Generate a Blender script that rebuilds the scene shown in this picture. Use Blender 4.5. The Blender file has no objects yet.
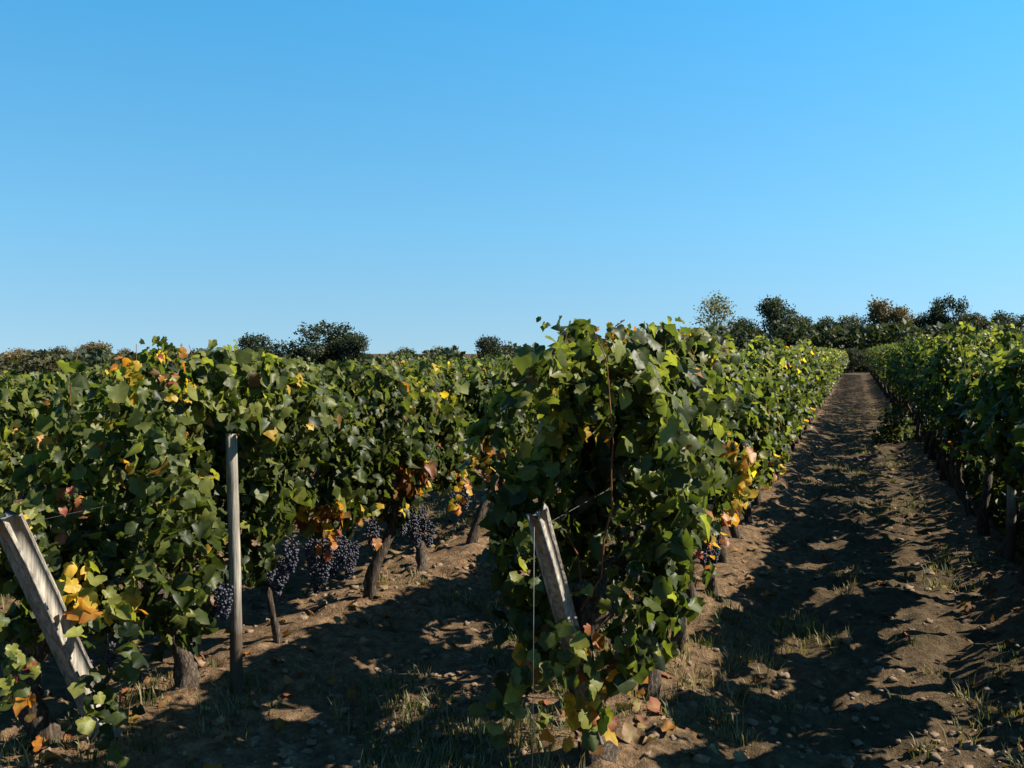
import bpy, math, random
import numpy as np
R = math.radians
C = bpy.context.scene.collection
SC = bpy.context.scene

# ------------------------------------------------------------------ camera, sky, sun, exposure
YAW = R(19.3)                       # the camera looks 19 degrees left of the row direction (+Y)
cd = bpy.data.cameras.new('camera'); cam = bpy.data.objects.new('camera', cd); C.objects.link(cam)
cam.location = (0, 0, 1.6)
cam.rotation_euler = (R(90 - 1.87), 0, YAW)
cd.sensor_width = 36; cd.lens = 34.45; cd.clip_end = 8000; cd.clip_start = 0.05
SC.camera = cam

SUN_EL, SUN_AZ = R(41), R(19)       # azimuth: from +X turned towards +Y
w = bpy.data.worlds.new('World'); SC.world = w; w.use_nodes = True
nt = w.node_tree; nt.nodes.clear()
bg = nt.nodes.new('ShaderNodeBackground'); wo = nt.nodes.new('ShaderNodeOutputWorld')
sky = nt.nodes.new('ShaderNodeTexSky'); sky.sky_type = 'NISHITA'; sky.sun_disc = False
sky.sun_elevation = SUN_EL; sky.sun_rotation = R(90) - SUN_AZ
sky.altitude = 0; sky.air_density = 1.0; sky.dust_density = 0.0; sky.ozone_density = 3.0
bg.inputs['Strength'].default_value = 0.05
tc = nt.nodes.new('ShaderNodeTexCoord'); up = nt.nodes.new('ShaderNodeVectorMath'); up.operation = 'ADD'; up.inputs[1].default_value = (0, 0, 0.22)
nv = nt.nodes.new('ShaderNodeVectorMath'); nv.operation = 'NORMALIZE'
nt.links.new(tc.outputs['Generated'], up.inputs[0]); nt.links.new(up.outputs[0], nv.inputs[0]); nt.links.new(nv.outputs[0], sky.inputs[0])
tint = nt.nodes.new('ShaderNodeMix'); tint.data_type = 'RGBA'; tint.blend_type = 'MULTIPLY'; tint.inputs[0].default_value = 1.0
# the deep cyan blue of a clear dry afternoon, paler towards the horizon
sep = nt.nodes.new('ShaderNodeSeparateXYZ'); nt.links.new(tc.outputs['Generated'], sep.inputs[0])
rmp = nt.nodes.new('ShaderNodeValToRGB'); rmp.color_ramp.elements.new(0.12); rmp.color_ramp.elements.new(0.34)
for e, (p, c) in zip(rmp.color_ramp.elements, [(0.0, (1.34, 1.33, 1.06)), (0.12, (1.03, 1.58, 1.43)), (0.34, (0.58, 1.68, 1.76)), (1.0, (0.5, 1.2, 1.5))]):
    e.position = p; e.color = (*c, 1)
nt.links.new(sep.outputs[2], rmp.inputs[0]); nt.links.new(rmp.outputs[0], tint.inputs[7])
nt.links.new(sky.outputs[0], tint.inputs[6]); nt.links.new(tint.outputs[2], bg.inputs[0]); nt.links.new(bg.outputs[0], wo.inputs[0])

sl = bpy.data.lights.new('sun', 'SUN'); sun = bpy.data.objects.new('sun', sl); C.objects.link(sun)
sl.energy = 5.0; sl.angle = R(0.5); sl.color = (1.0, 0.91, 0.78)
from mathutils import Vector
sdir = Vector((math.cos(SUN_EL)*math.cos(SUN_AZ), math.cos(SUN_EL)*math.sin(SUN_AZ), math.sin(SUN_EL)))
sun.rotation_euler = sdir.to_track_quat('Z', 'Y').to_euler(); sun.location = (20, 5, 20)

SC.view_settings.view_transform = 'Standard'; SC.view_settings.look = 'None'
SC.view_settings.exposure = 1.6; SC.view_settings.gamma = 1.0; SC.view_settings.use_curve_mapping = False
SC.cycles.max_bounces = 5; SC.cycles.diffuse_bounces = 2; SC.cycles.glossy_bounces = 2
SC.cycles.transmission_bounces = 2; SC.cycles.transparent_max_bounces = 4

# ------------------------------------------------------------------ helpers
def rot2(x, y):                     # camera frame (lateral, depth) -> world (X, Y)
    return x*math.cos(YAW) - y*math.sin(YAW), x*math.sin(YAW) + y*math.cos(YAW)

_lat = np.random.default_rng(5).random((257, 257))
def vnoise(x, y):
    x = np.asarray(x, float); y = np.asarray(y, float)
    xi = np.floor(x); yi = np.floor(y); fx = x - xi; fy = y - yi
    fx = fx*fx*(3-2*fx); fy = fy*fy*(3-2*fy)
    a = xi.astype(np.int64) % 256; b = yi.astype(np.int64) % 256
    return (_lat[a, b]*(1-fx)*(1-fy) + _lat[a+1, b]*fx*(1-fy) + _lat[a, b+1]*(1-fx)*fy + _lat[a+1, b+1]*fx*fy)
def sstep(a, b, v):
    t = np.clip((v-a)/(b-a), 0, 1); return t*t*(3-2*t)

ROW_A, PITCH = -0.86, 1.91
def row_x(k): return ROW_A + PITCH*k          # k = 0: row left of the path, 1: right of it, -1: front left row ...
def row_start(k): return 3.45 + 0.33*PITCH*k
ROW_END = 73.0

def gz(x, y):
    """ground height"""
    x = np.asarray(x, float); y = np.asarray(y, float)
    d = np.mod(x - ROW_A + PITCH/2, PITCH) - PITCH/2
    inrow = sstep(1.5, 3.2, y - 0.33*(x - ROW_A)) * (1 - sstep(73, 76, y))
    z = 0.10*np.exp(-(d/0.30)**2)*inrow*(0.7 + 0.6*vnoise(x*0.3+9, y*1.1))
    near = 1 - sstep(14, 40, np.hypot(x, y))
    z = z + 0.05*(vnoise(x*1.3, y*1.3) - 0.5) + near*(0.06*(vnoise(x*4.1+3, y*4.1)-0.5) + 0.05*(vnoise(x*10.7, y*10.7+7)-0.5) + 0.032*(vnoise(x*23, y*23)-0.5))
    z = z - 0.030*np.clip(-x-3.6, 0, 60)*sstep(1, 6, -x-2.6) - 3.2*sstep(-8, -55, x)*sstep(40, 120, y)
    z = z - 3.0*sstep(120, 400, -x)
    return z

def new_mesh(name, V, F, mat=None, cols=None, smooth=False):
    """V (n,3); F (m,3) or (m,4) int array (or list of such)"""
    me = bpy.data.meshes.new(name)
    Fs = F if isinstance(F, list) else [F]
    loops = np.concatenate([f.reshape(-1) for f in Fs]).astype(np.int32)
    tot = np.concatenate([np.full(len(f), f.shape[1]) for f in Fs]).astype(np.int32)
    st = np.concatenate([[0], np.cumsum(tot)[:-1]]).astype(np.int32)
    me.vertices.add(len(V)); me.vertices.foreach_set('co', np.asarray(V, np.float32).reshape(-1))
    me.loops.add(len(loops)); me.loops.foreach_set('vertex_index', loops)
    me.polygons.add(len(tot)); me.polygons.foreach_set('loop_start', st); me.polygons.foreach_set('loop_total', tot)
    if smooth: me.polygons.foreach_set('use_smooth', np.ones(len(tot), bool))
    if cols is not None:
        at = me.color_attributes.new('leaf_col', 'FLOAT_COLOR', 'POINT')
        c4 = np.ones((len(V), 4), np.float32); c4[:, :3] = cols
        at.data.foreach_set('color', c4.reshape(-1))
    me.update(calc_edges=True)
    if mat: me.materials.append(mat)
    return me

def link(name, me, parent=None, loc=(0, 0, 0), rot=(0, 0, 0), scale=(1, 1, 1)):
    o = bpy.data.objects.new(name, me); C.objects.link(o)
    o.location = loc; o.rotation_euler = rot; o.scale = scale
    if parent: o.parent = parent
    return o
def tag(o, label, cat=None, group=None, kind=None):
    o['label'] = label
    if cat: o['category'] = cat
    if group: o['group'] = group
    if kind: o['kind'] = kind
    return o

def tube(P, rad, seg=8, rng=None, rough=0.0, cap=True):
    P = np.asarray(P, float); n = len(P); rad = np.broadcast_to(np.asarray(rad, float), (n,))
    T = np.gradient(P, axis=0); T /= np.linalg.norm(T, axis=1)[:, None] + 1e-9
    ref = np.array([1.0, 0, 0]) if abs(T[0][0]) < 0.8 else np.array([0, 1.0, 0])
    V = []
    for i in range(n):
        u = np.cross(T[i], ref); u /= np.linalg.norm(u); v = np.cross(T[i], u)
        a = np.arange(seg)/seg*2*math.pi + 0.25*i*(rough > 0)
        r = rad[i]*np.ones(seg)
        if rng is not None and rough: r = r*(1 + rough*rng.uniform(-1, 1, seg))
        V.append(P[i] + r[:, None]*(np.cos(a)[:, None]*u + np.sin(a)[:, None]*v))
    V = np.concatenate(V)
    i = np.arange(n-1)[:, None]*seg; j = np.arange(seg)[None, :]; k = (j+1) % seg
    Q = np.stack([i+j, i+k, i+seg+k, i+seg+j], -1).reshape(-1, 4)
    Fs = [Q]
    if cap:
        V = np.concatenate([V, P[:1], P[-1:]])
        jj = np.arange(seg); kk = (jj+1) % seg
        Fs.append(np.stack([np.full(seg, n*seg), kk, jj], -1)); b = (n-1)*seg
        Fs.append(np.stack([np.full(seg, n*seg+1), b+jj, b+kk], -1))
    return V, Fs
def join(parts):
    Vs, Fs, off = [], [], 0
    for V, F in parts:
        Vs.append(V)
        for f in (F if isinstance(F, list) else [F]): Fs.append(f + off)
        off += len(V)
    return np.concatenate(Vs), Fs

# ------------------------------------------------------------------ materials
def mat(name):
    m = bpy.data.materials.new(name); m.use_nodes = True
    t = m.node_tree; t.nodes.clear()
    out = t.nodes.new('ShaderNodeOutputMaterial')
    return m, t, out
def N(t, kind, **kw):
    n = t.nodes.new(kind)
    for k, v in kw.items():
        if k in n.inputs.keys(): n.inputs[k].default_value = v
        else: setattr(n, k, v)
    return n
def ramp(t, stops):
    r = t.nodes.new('ShaderNodeValToRGB'); el = r.color_ramp.elements
    while len(el) > 2: el.remove(el[-1])
    for i, (p, c) in enumerate(stops):
        e = el[i] if i < 2 else el.new(p)
        e.position = p; e.color = (*c, 1)
    return r
def leaf_material(name, transl=0.45, rough=0.45, vary=0.55, spec=0.2):
    m, t, out = mat(name); L = t.links.new
    at = N(t, 'ShaderNodeAttribute', attribute_name='leaf_col')
    geo = t.nodes.new('ShaderNodeNewGeometry'); oi = t.nodes.new('ShaderNodeObjectInfo')
    no = N(t, 'ShaderNodeTexNoise', Scale=38.0, Detail=3.0); L(geo.outputs['Position'], no.inputs['Vector'])
    mr = N(t, 'ShaderNodeMapRange'); L(no.outputs[0], mr.inputs[0])
    mr.inputs[3].default_value = 1-vary*0.7; mr.inputs[4].default_value = 1+vary*0.7
    mr2 = N(t, 'ShaderNodeMapRange'); L(oi.outputs['Random'], mr2.inputs[0]); mr2.inputs[3].default_value = 0.85; mr2.inputs[4].default_value = 1.15
    mm = N(t, 'ShaderNodeMath', operation='MULTIPLY'); L(mr.outputs[0], mm.inputs[0]); L(mr2.outputs[0], mm.inputs[1])
    vm = N(t, 'ShaderNodeVectorMath', operation='SCALE'); L(at.outputs['Color'], vm.inputs[0]); L(mm.outputs[0], vm.inputs['Scale'])
    # the underside of a vine leaf is paler and felted
    mx = N(t, 'ShaderNodeMix', data_type='RGBA'); L(geo.outputs['Backfacing'], mx.inputs[0])
    mul = N(t, 'ShaderNodeVectorMath', operation='MULTIPLY_ADD'); L(vm.outputs[0], mul.inputs[0])
    mul.inputs[1].default_value = (1.1, 1.1, 1.1); mul.inputs[2].default_value = (0.010, 0.011, 0.006)
    L(vm.outputs[0], mx.inputs[6]); L(mul.outputs[0], mx.inputs[7])
    p = N(t, 'ShaderNodeBsdfPrincipled', Roughness=rough); L(mx.outputs[2], p.inputs['Base Color'])
    p.inputs['Specular IOR Level'].default_value = spec
    bu = N(t, 'ShaderNodeBump', Strength=0.25, Distance=0.004); L(no.outputs[0], bu.inputs['Height']); L(bu.outputs[0], p.inputs['Normal'])
    tr = N(t, 'ShaderNodeBsdfTranslucent')
    tv = N(t, 'ShaderNodeVectorMath', operation='MULTIPLY'); L(mx.outputs[2], tv.inputs[0]); tv.inputs[1].default_value = (1.9, 2.0, 0.75)
    L(tv.outputs[0], tr.inputs[0])
    ms = N(t, 'ShaderNodeMixShader'); ms.inputs[0].default_value = transl
    L(p.outputs[0], ms.inputs[1]); L(tr.outputs[0], ms.inputs[2]); L(ms.outputs[0], out.inputs[0])
    return m
M_LEAF = leaf_material('vine_leaf')
M_TREE = leaf_material('tree_leaf', transl=0.2, rough=0.6, vary=0.3, spec=0.2)
M_DRY = leaf_material('fallen_leaf', transl=0.1, rough=0.7, vary=0.4, spec=0.15)
M_GRASS = leaf_material('grass_blade', transl=0.3, rough=0.55, vary=0.3, spec=0.2)

def bark(name, c0, c1, c2, scale=(60, 60, 9), bump=0.6):
    m, t, out = mat(name); L = t.links.new
    tc = t.nodes.new('ShaderNodeTexCoord'); mp = N(t, 'ShaderNodeMapping', Scale=scale); L(tc.outputs['Object'], mp.inputs[0])
    no = N(t, 'ShaderNodeTexNoise', Scale=1.0, Detail=6.0, Roughness=0.65); L(mp.outputs[0], no.inputs[0])
    no2 = N(t, 'ShaderNodeTexNoise', Scale=7.0, Detail=3.0); L(tc.outputs['Object'], no2.inputs[0])
    r = ramp(t, [(0.3, c0), (0.52, c1), (0.72, c2)]); L(no.outputs[0], r.inputs[0])
    mx = N(t, 'ShaderNodeMix', data_type='RGBA', blend_type='MULTIPLY'); mx.inputs[0].default_value = 0.6
    r2 = ramp(t, [(0.3, (0.55, 0.52, 0.5)), (0.7, (1.15, 1.15, 1.1))]); L(no2.outputs[0], r2.inputs[0])
    L(r.outputs[0], mx.inputs[6]); L(r2.outputs[0], mx.inputs[7])
    p = N(t, 'ShaderNodeBsdfPrincipled', Roughness=0.85); L(mx.outputs[2], p.inputs['Base Color'])
    p.inputs['Specular IOR Level'].default_value = 0.15
    bu = N(t, 'ShaderNodeBump', Strength=bump, Distance=0.01); L(no.outputs[0], bu.inputs['Height']); L(bu.outputs[0], p.inputs['Normal'])
    L(p.outputs[0], out.inputs[0]); return m
M_BARK = bark('vine_bark', (0.010, 0.007, 0.005), (0.05, 0.037, 0.027), (0.16, 0.13, 0.10), (95, 95, 14), 1.0)
M_CANE = bark('cane_bark', (0.05, 0.018, 0.008), (0.12, 0.045, 0.02), (0.2, 0.09, 0.042), (90, 90, 20), 0.2)
M_WOOD = bark('weathered_wood', (0.085, 0.077, 0.064), (0.24, 0.22, 0.185), (0.36, 0.335, 0.285), (70, 70, 4), 0.6)
def soil_stain(m):                  # damp, earth stained foot of a post
    t = m.node_tree; L = t.links.new; p = next(n for n in t.nodes if n.type == 'BSDF_PRINCIPLED'); src = p.inputs['Base Color'].links[0].from_socket
    tc = t.nodes.new('ShaderNodeTexCoord'); sx = t.nodes.new('ShaderNodeSeparateXYZ'); L(tc.outputs['Object'], sx.inputs[0])
    no = N(t, 'ShaderNodeTexNoise', Scale=14.0, Detail=5.0); L(tc.outputs['Object'], no.inputs[0])
    ad = N(t, 'ShaderNodeMath', operation='MULTIPLY_ADD'); L(no.outputs[0], ad.inputs[0]); ad.inputs[1].default_value = -0.45; L(sx.outputs[2], ad.inputs[2])
    mr = N(t, 'ShaderNodeMapRange'); L(ad.outputs[0], mr.inputs[0]); mr.inputs[1].default_value = 0.0; mr.inputs[2].default_value = 0.32
    mx = N(t, 'ShaderNodeMix', data_type='RGBA'); L(mr.outputs[0], mx.inputs[0]); mx.inputs[6].default_value = (0.055, 0.04, 0.028, 1); L(src, mx.inputs[7]); L(mx.outputs[2], p.inputs['Base Color'])
soil_stain(M_WOOD)
M_TRUNK = bark('tree_bark', (0.03, 0.025, 0.02), (0.09, 0.075, 0.06), (0.15, 0.13, 0.11), (6, 6, 1.5))

def plain(name, col, rough=0.5, metal=0.0, nscale=30, var=0.3):
    m, t, out = mat(name); L = t.links.new
    tc = t.nodes.new('ShaderNodeTexCoord'); no = N(t, 'ShaderNodeTexNoise', Scale=nscale, Detail=4.0); L(tc.outputs['Object'], no.inputs[0])
    r = ramp(t, [(0.3, tuple(c*(1-var) for c in col)), (0.7, tuple(c*(1+var) for c in col))]); L(no.outputs[0], r.inputs[0])
    p = N(t, 'ShaderNodeBsdfPrincipled', Roughness=rough, Metallic=metal); L(r.outputs[0], p.inputs['Base Color']); L(p.outputs[0], out.inputs[0])
    return m
M_WIRE = plain('galvanised_wire', (0.08, 0.08, 0.077), 0.6, 0.8)
M_GRAPE = plain('grape_skin', (0.010, 0.011, 0.023), 0.6, 0.0, 45, 0.9)
M_CLOD = plain('dry_clod', (0.12, 0.080, 0.046), 0.95, 0.0, 25, 0.35)

def ground_material():
    m, t, out = mat('vineyard_soil'); L = t.links.new
    geo = t.nodes.new('ShaderNodeNewGeometry')
    n1 = N(t, 'ShaderNodeTexNoise', Scale=1.1, Detail=5.0, Roughness=0.6); L(geo.outputs['Position'], n1.inputs[0])
    n2 = N(t, 'ShaderNodeTexNoise', Scale=16.0, Detail=6.0, Roughness=0.7); L(geo.outputs['Position'], n2.inputs[0])
    n3 = N(t, 'ShaderNodeTexNoise', Scale=70.0, Detail=4.0, Roughness=0.7); L(geo.outputs['Position'], n3.inputs[0])
    r = ramp(t, [(0.28, (0.036, 0.023, 0.013)), (0.5, (0.112, 0.071, 0.038)), (0.75, (0.235, 0.160, 0.092))]); L(n2.outputs[0], r.inputs[0])
    r3 = ramp(t, [(0.3, (0.6, 0.58, 0.55)), (0.7, (1.2, 1.2, 1.2))]); L(n3.outputs[0], r3.inputs[0])
    mx = N(t, 'ShaderNodeMix', data_type='RGBA', blend_type='MULTIPLY'); mx.inputs[0].default_value = 0.7
    L(r.outputs[0], mx.inputs[6]); L(r3.outputs[0], mx.inputs[7])
    # short dry turf in the alleys: a mask from the distance to the nearest row
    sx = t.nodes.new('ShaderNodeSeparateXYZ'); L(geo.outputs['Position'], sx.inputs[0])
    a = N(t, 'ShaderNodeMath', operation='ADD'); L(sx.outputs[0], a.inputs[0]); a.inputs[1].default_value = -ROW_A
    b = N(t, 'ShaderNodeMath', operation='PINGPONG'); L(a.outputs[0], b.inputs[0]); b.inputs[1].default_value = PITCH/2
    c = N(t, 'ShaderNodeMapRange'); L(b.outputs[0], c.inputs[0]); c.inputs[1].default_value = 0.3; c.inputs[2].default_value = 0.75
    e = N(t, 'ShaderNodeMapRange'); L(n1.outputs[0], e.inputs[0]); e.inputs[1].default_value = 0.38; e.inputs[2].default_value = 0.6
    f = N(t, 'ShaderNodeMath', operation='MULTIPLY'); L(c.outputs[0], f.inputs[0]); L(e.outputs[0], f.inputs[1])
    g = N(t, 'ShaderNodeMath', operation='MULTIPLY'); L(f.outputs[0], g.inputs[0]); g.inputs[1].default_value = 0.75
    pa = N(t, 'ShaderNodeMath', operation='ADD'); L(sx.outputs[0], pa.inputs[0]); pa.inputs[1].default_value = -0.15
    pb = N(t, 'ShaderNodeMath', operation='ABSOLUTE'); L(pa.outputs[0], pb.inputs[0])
    pc = N(t, 'ShaderNodeMapRange'); L(pb.outputs[0], pc.inputs[0]); pc.inputs[1].default_value = 0.95; pc.inputs[2].default_value = 0.5; pc.inputs[4].default_value = 0.8  # path turf strip, its colour darkened further to stand in for row shade
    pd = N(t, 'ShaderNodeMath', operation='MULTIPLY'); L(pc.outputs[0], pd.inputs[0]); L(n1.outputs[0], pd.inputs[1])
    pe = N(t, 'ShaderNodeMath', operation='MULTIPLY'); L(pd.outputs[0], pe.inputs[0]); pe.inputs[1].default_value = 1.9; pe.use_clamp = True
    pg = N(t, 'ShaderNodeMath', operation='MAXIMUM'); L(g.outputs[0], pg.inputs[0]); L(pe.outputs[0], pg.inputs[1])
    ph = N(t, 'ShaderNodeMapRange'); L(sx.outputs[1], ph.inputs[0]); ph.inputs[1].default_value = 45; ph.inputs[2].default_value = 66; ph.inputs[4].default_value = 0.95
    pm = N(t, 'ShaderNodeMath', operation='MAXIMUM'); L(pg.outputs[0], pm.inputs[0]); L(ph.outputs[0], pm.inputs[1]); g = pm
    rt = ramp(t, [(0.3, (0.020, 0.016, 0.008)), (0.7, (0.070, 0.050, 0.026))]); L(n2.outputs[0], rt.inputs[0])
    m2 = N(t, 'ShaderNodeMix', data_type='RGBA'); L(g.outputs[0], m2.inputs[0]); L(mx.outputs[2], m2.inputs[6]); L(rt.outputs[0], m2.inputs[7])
    p = N(t, 'ShaderNodeBsdfPrincipled', Roughness=0.95); L(m2.outputs[2], p.inputs['Base Color']); p.inputs['Specular IOR Level'].default_value = 0.1
    ad = N(t, 'ShaderNodeMath', operation='ADD'); L(n2.outputs[0], ad.inputs[0]); L(n3.outputs[0], ad.inputs[1])
    bu = N(t, 'ShaderNodeBump', Strength=0.8, Distance=0.025); L(ad.outputs[0], bu.inputs['Height']); L(bu.outputs[0], p.inputs['Normal'])
    L(p.outputs[0], out.inputs[0]); return m
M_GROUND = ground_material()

# ------------------------------------------------------------------ ground sheet
def axis(lo, hi, step, g, far_lo, far_hi):
    a = list(np.arange(lo, hi, step)); s = step; v = a[-1]
    while v < far_hi: s = s*g; v += s; a.append(v)
    s = step; v = lo; pre = []
    while v > far_lo: s = s*g; v -= s; pre.append(v)
    return np.array(pre[::-1] + a)
gx = axis(-5.5, 2.8, 0.036, 1.07, -4000, 4000); gy = axis(2.4, 10.0, 0.036, 1.06, -1500, 4500)
XX, YY = np.meshgrid(gx, gy, indexing='ij'); ZZ = gz(XX, YY)
nx, ny = XX.shape
ii = np.arange(nx-1)[:, None]*ny + np.arange(ny-1)[None, :]
Q = np.stack([ii, ii+ny, ii+ny+1, ii+1], -1).reshape(-1, 4)
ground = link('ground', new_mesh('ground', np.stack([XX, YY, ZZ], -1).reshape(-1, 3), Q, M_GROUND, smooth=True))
tag(ground, 'dry brown vineyard soil with patches of short grass', kind='structure')

# ------------------------------------------------------------------ leaves
HALF = [(0.15, -0.14), (0.35, -0.09), (0.47, 0.10), (0.42, 0.25), (0.54, 0.44), (0.41, 0.60), (0.24, 0.76)]
def leaf_template(lod):
    if lod == 0: half = HALF
    elif lod == 1: half = [(0.34, -0.10), (0.42, 0.22), (0.52, 0.44), (0.30, 0.70)]
    else: half = [(0.42, 0.22)]
    rim = [(0.0, 0.0)] + half + [(0.0, 0.97)] + [(-x, y) for x, y in half[::-1]]
    V = np.array([(0.0, 0.32)] + rim) if lod < 2 else np.array([(0, 0.0), (0.44, 0.4), (0, 0.95), (-0.44, 0.4)])
    if lod < 2:
        n = len(rim); k = np.arange(n)
        F = np.stack([np.zeros(n, int), 1+k, 1+(k+1) % n], -1)
    else:
        F = np.array([(0, 1, 2), (0, 2, 3)])
    return V, F
TPL = [leaf_template(i) for i in range(3)]
def norm(a): return a/(np.linalg.norm(a, axis=-1, keepdims=True) + 1e-9)
def leaves_mesh(rng, pos, nrm, tip, size, col, lod=0):
    """one mesh of lobed leaves: petiole end at pos, blade along tip, facing nrm"""
    V2, F = TPL[lod]; n = len(pos)
    z = norm(nrm); y = norm(tip - (tip*z).sum(1, keepdims=True)*z); x = np.cross(y, z)
    lx = V2[None, :, 0]*rng.uniform(0.85, 1.12, (n, 1)) + rng.normal(0, 0.025, (n, len(V2))); ly = V2[None, :, 1] + rng.normal(0, 0.025, (n, len(V2)))
    fold = rng.normal(-0.15, 0.42, (n, 1)); curl = rng.normal(-0.35, 0.34, (n, 1)); tw = rng.normal(0, 0.35, (n, 1))
    lz = fold*np.abs(lx) + curl*ly**2 + tw*lx*ly + rng.normal(0, 0.06, (n, len(V2)))
    V = pos[:, None, :] + size[:, None, None]*(lx[..., None]*x[:, None, :] + ly[..., None]*y[:, None, :] + lz[..., None]*z[:, None, :])
    m = len(V2)
    FF = (F[None] + (np.arange(n)*m)[:, None, None]).reshape(-1, 3)
    cc = col[:, None, :]*rng.uniform(0.82, 1.18, (n, m, 1))
    if lod == 0:                     # turning leaves keep green at the heart and brown at the rim
        turn = (col[:, 0] > 1.15*col[:, 1]).astype(float)[:, None, None]
        rimw = np.ones((1, m, 1)); rimw[0, :2] = 0
        wb = turn*rimw*rng.random((n, m, 1))**2*0.8*rng.random((n, 1, 1)); cc = cc*(1-wb) + np.array((0.10, 0.042, 0.016))*wb
        wg = turn*(1-rimw)*0.75*rng.random((n, 1, 1)); cc = cc*(1-wg) + np.array((0.10, 0.12, 0.02))*wg
    return V.reshape(-1, 3), FF, cc.reshape(-1, 3)

DARK = np.array((0.013, 0.021, 0.006)); MID = np.array((0.039, 0.052, 0.011)); LIGHT = np.array((0.118, 0.124, 0.030))
YELLOW = np.array((0.40, 0.25, 0.025)); ORANGE = np.array((0.32, 0.115, 0.02)); BROWN = np.array((0.11, 0.045, 0.02)); RED = np.array((0.22, 0.055, 0.03)); LIME = np.array((0.13, 0.135, 0.025))
PAL = {'gold': [YELLOW, YELLOW, ORANGE, LIME], 'rust': [ORANGE, BROWN, RED, YELLOW], 'red': [RED, RED, BROWN], 'lime': [LIME, LIGHT, YELLOW], 'dark': [DARK, DARK, MID]}
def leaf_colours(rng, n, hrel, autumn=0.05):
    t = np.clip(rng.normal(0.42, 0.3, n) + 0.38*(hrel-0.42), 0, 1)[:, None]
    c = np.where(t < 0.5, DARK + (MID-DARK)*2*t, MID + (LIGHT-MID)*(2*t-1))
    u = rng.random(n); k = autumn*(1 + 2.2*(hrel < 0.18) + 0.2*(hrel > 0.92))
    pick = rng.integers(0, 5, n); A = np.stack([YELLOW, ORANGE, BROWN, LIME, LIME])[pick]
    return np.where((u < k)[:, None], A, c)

def foliage(rng, H=1.65, zb=0.55, hw=0.30, L=1.0, n_fill=300, n_shoot=9, autumn=0.05, lod=0, smin=0.085, smax=0.145, y_off=0.0, holes=2, hmax=0.19):
    """leaf positions of one hedged vine (x across the row, y along it)"""
    ph = rng.uniform(0, 6.28, 6)
    m = int(n_fill*1.7)
    y = np.clip(rng.normal(0, 0.31, m), -.5, .5)*L; y = np.where(rng.random(m) < .35, rng.uniform(-L/2, L/2, m), y); t = rng.random(m)**0.95
    top = H - 0.10 + 0.07*np.sin(5.1*y+ph[0]) + 0.05*np.sin(11*y+ph[1])
    bot = zb + 0.09*np.sin(4.3*y+ph[2]) + 0.06*np.sin(10*y+ph[3])
    z = bot + (top-bot)*t
    wd = hw*(0.45 + 0.67*np.sin(math.pi*np.clip(t*0.82+0.06, 0, 1)))*(1 + 0.22*np.sin(6*y+4*z+ph[4]) + 0.12*np.sin(13*y-9*z+ph[5]))
    side = np.where(rng.random(m) < 0.5, -1.0, 1.0)
    x = side*wd*np.sqrt(rng.uniform(0.12, 1.0, m))
    clump = np.sin(9*y+3*z+ph[1])*np.sin(8*z-4*y+ph[2]) + 0.5*np.sin(17*y+ph[3])*np.sin(15*z+ph[4])
    score = clump + rng.normal(0, 0.75, m)
    for h_ in range(holes):
        hy = rng.uniform(-L/2, L/2); hz = zb + (H-zb)*rng.uniform(0.0, 0.75); hr = rng.uniform(0.09, hmax)
        score -= 4*(((y-0.36*x-hy)/hr)**2 + ((z-0.95*x-hz)/hr)**2 < 1)     # a gap the low sun can shine through
    keep = np.argsort(-score)[:n_fill]
    x, y, z, side, t = x[keep], y[keep], z[keep], side[keep], t[keep]
    P = np.stack([x, y, z], 1)
    n = len(P)
    nr = np.stack([side*0.9, np.zeros(n), 0.25 + 0.7*(t > 0.85)], 1) + rng.normal(0, 0.68, (n, 3))
    tp = np.stack([side*0.35, np.zeros(n), np.full(n, -0.8)], 1) + rng.normal(0, 0.45, (n, 3))
    sz = rng.uniform(smin, smax, n)
    # shoots that stand out of the hedge at the top, or arch over its side
    for s in range(n_shoot):
        up = rng.random() < 0.6; y0 = rng.uniform(-L/2, L/2)*(.6 if up else 1); sd = rng.choice([-1, 1])
        k = rng.integers(8, 14); q = np.linspace(0, 1, k)
        if up:
            ln = rng.uniform(0.14, 0.27); c = np.stack([sd*(0.05+0.12*q), y0 + rng.normal(0, .08)*q, H - 0.22 + ln*q], 1)
        else:
            z0 = rng.uniform(zb+0.25, H-0.15); ln = rng.uniform(0.15, 0.32)
            c = np.stack([sd*(hw*0.6 + ln*q), y0 + rng.normal(0, .2)*q, z0 + 0.12*q - 0.30*q*q], 1)
        c = c + rng.normal(0, 0.025, c.shape)
        P = np.concatenate([P, c]); nr = np.concatenate([nr, np.stack([np.full(k, sd*0.7), rng.normal(0, .5, k), np.full(k, 0.6)], 1) + rng.normal(0, .4, (k, 3))])
        tp = np.concatenate([tp, np.stack([np.full(k, sd*.5), rng.normal(0, .6, k), np.full(k, -.5)], 1)])
        sz = np.concatenate([sz, rng.uniform(smin*0.6, smax*0.9, k)*(1.05-0.35*q)])
    ok = P[:, 2] < H + (0.015 if lod == 0 else 0.04); P, nr, tp, sz = P[ok], nr[ok], tp[ok], sz[ok]
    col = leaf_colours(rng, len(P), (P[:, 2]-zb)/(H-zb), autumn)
    P[:, 1] += y_off
    return P, nr, tp, sz, col

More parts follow.
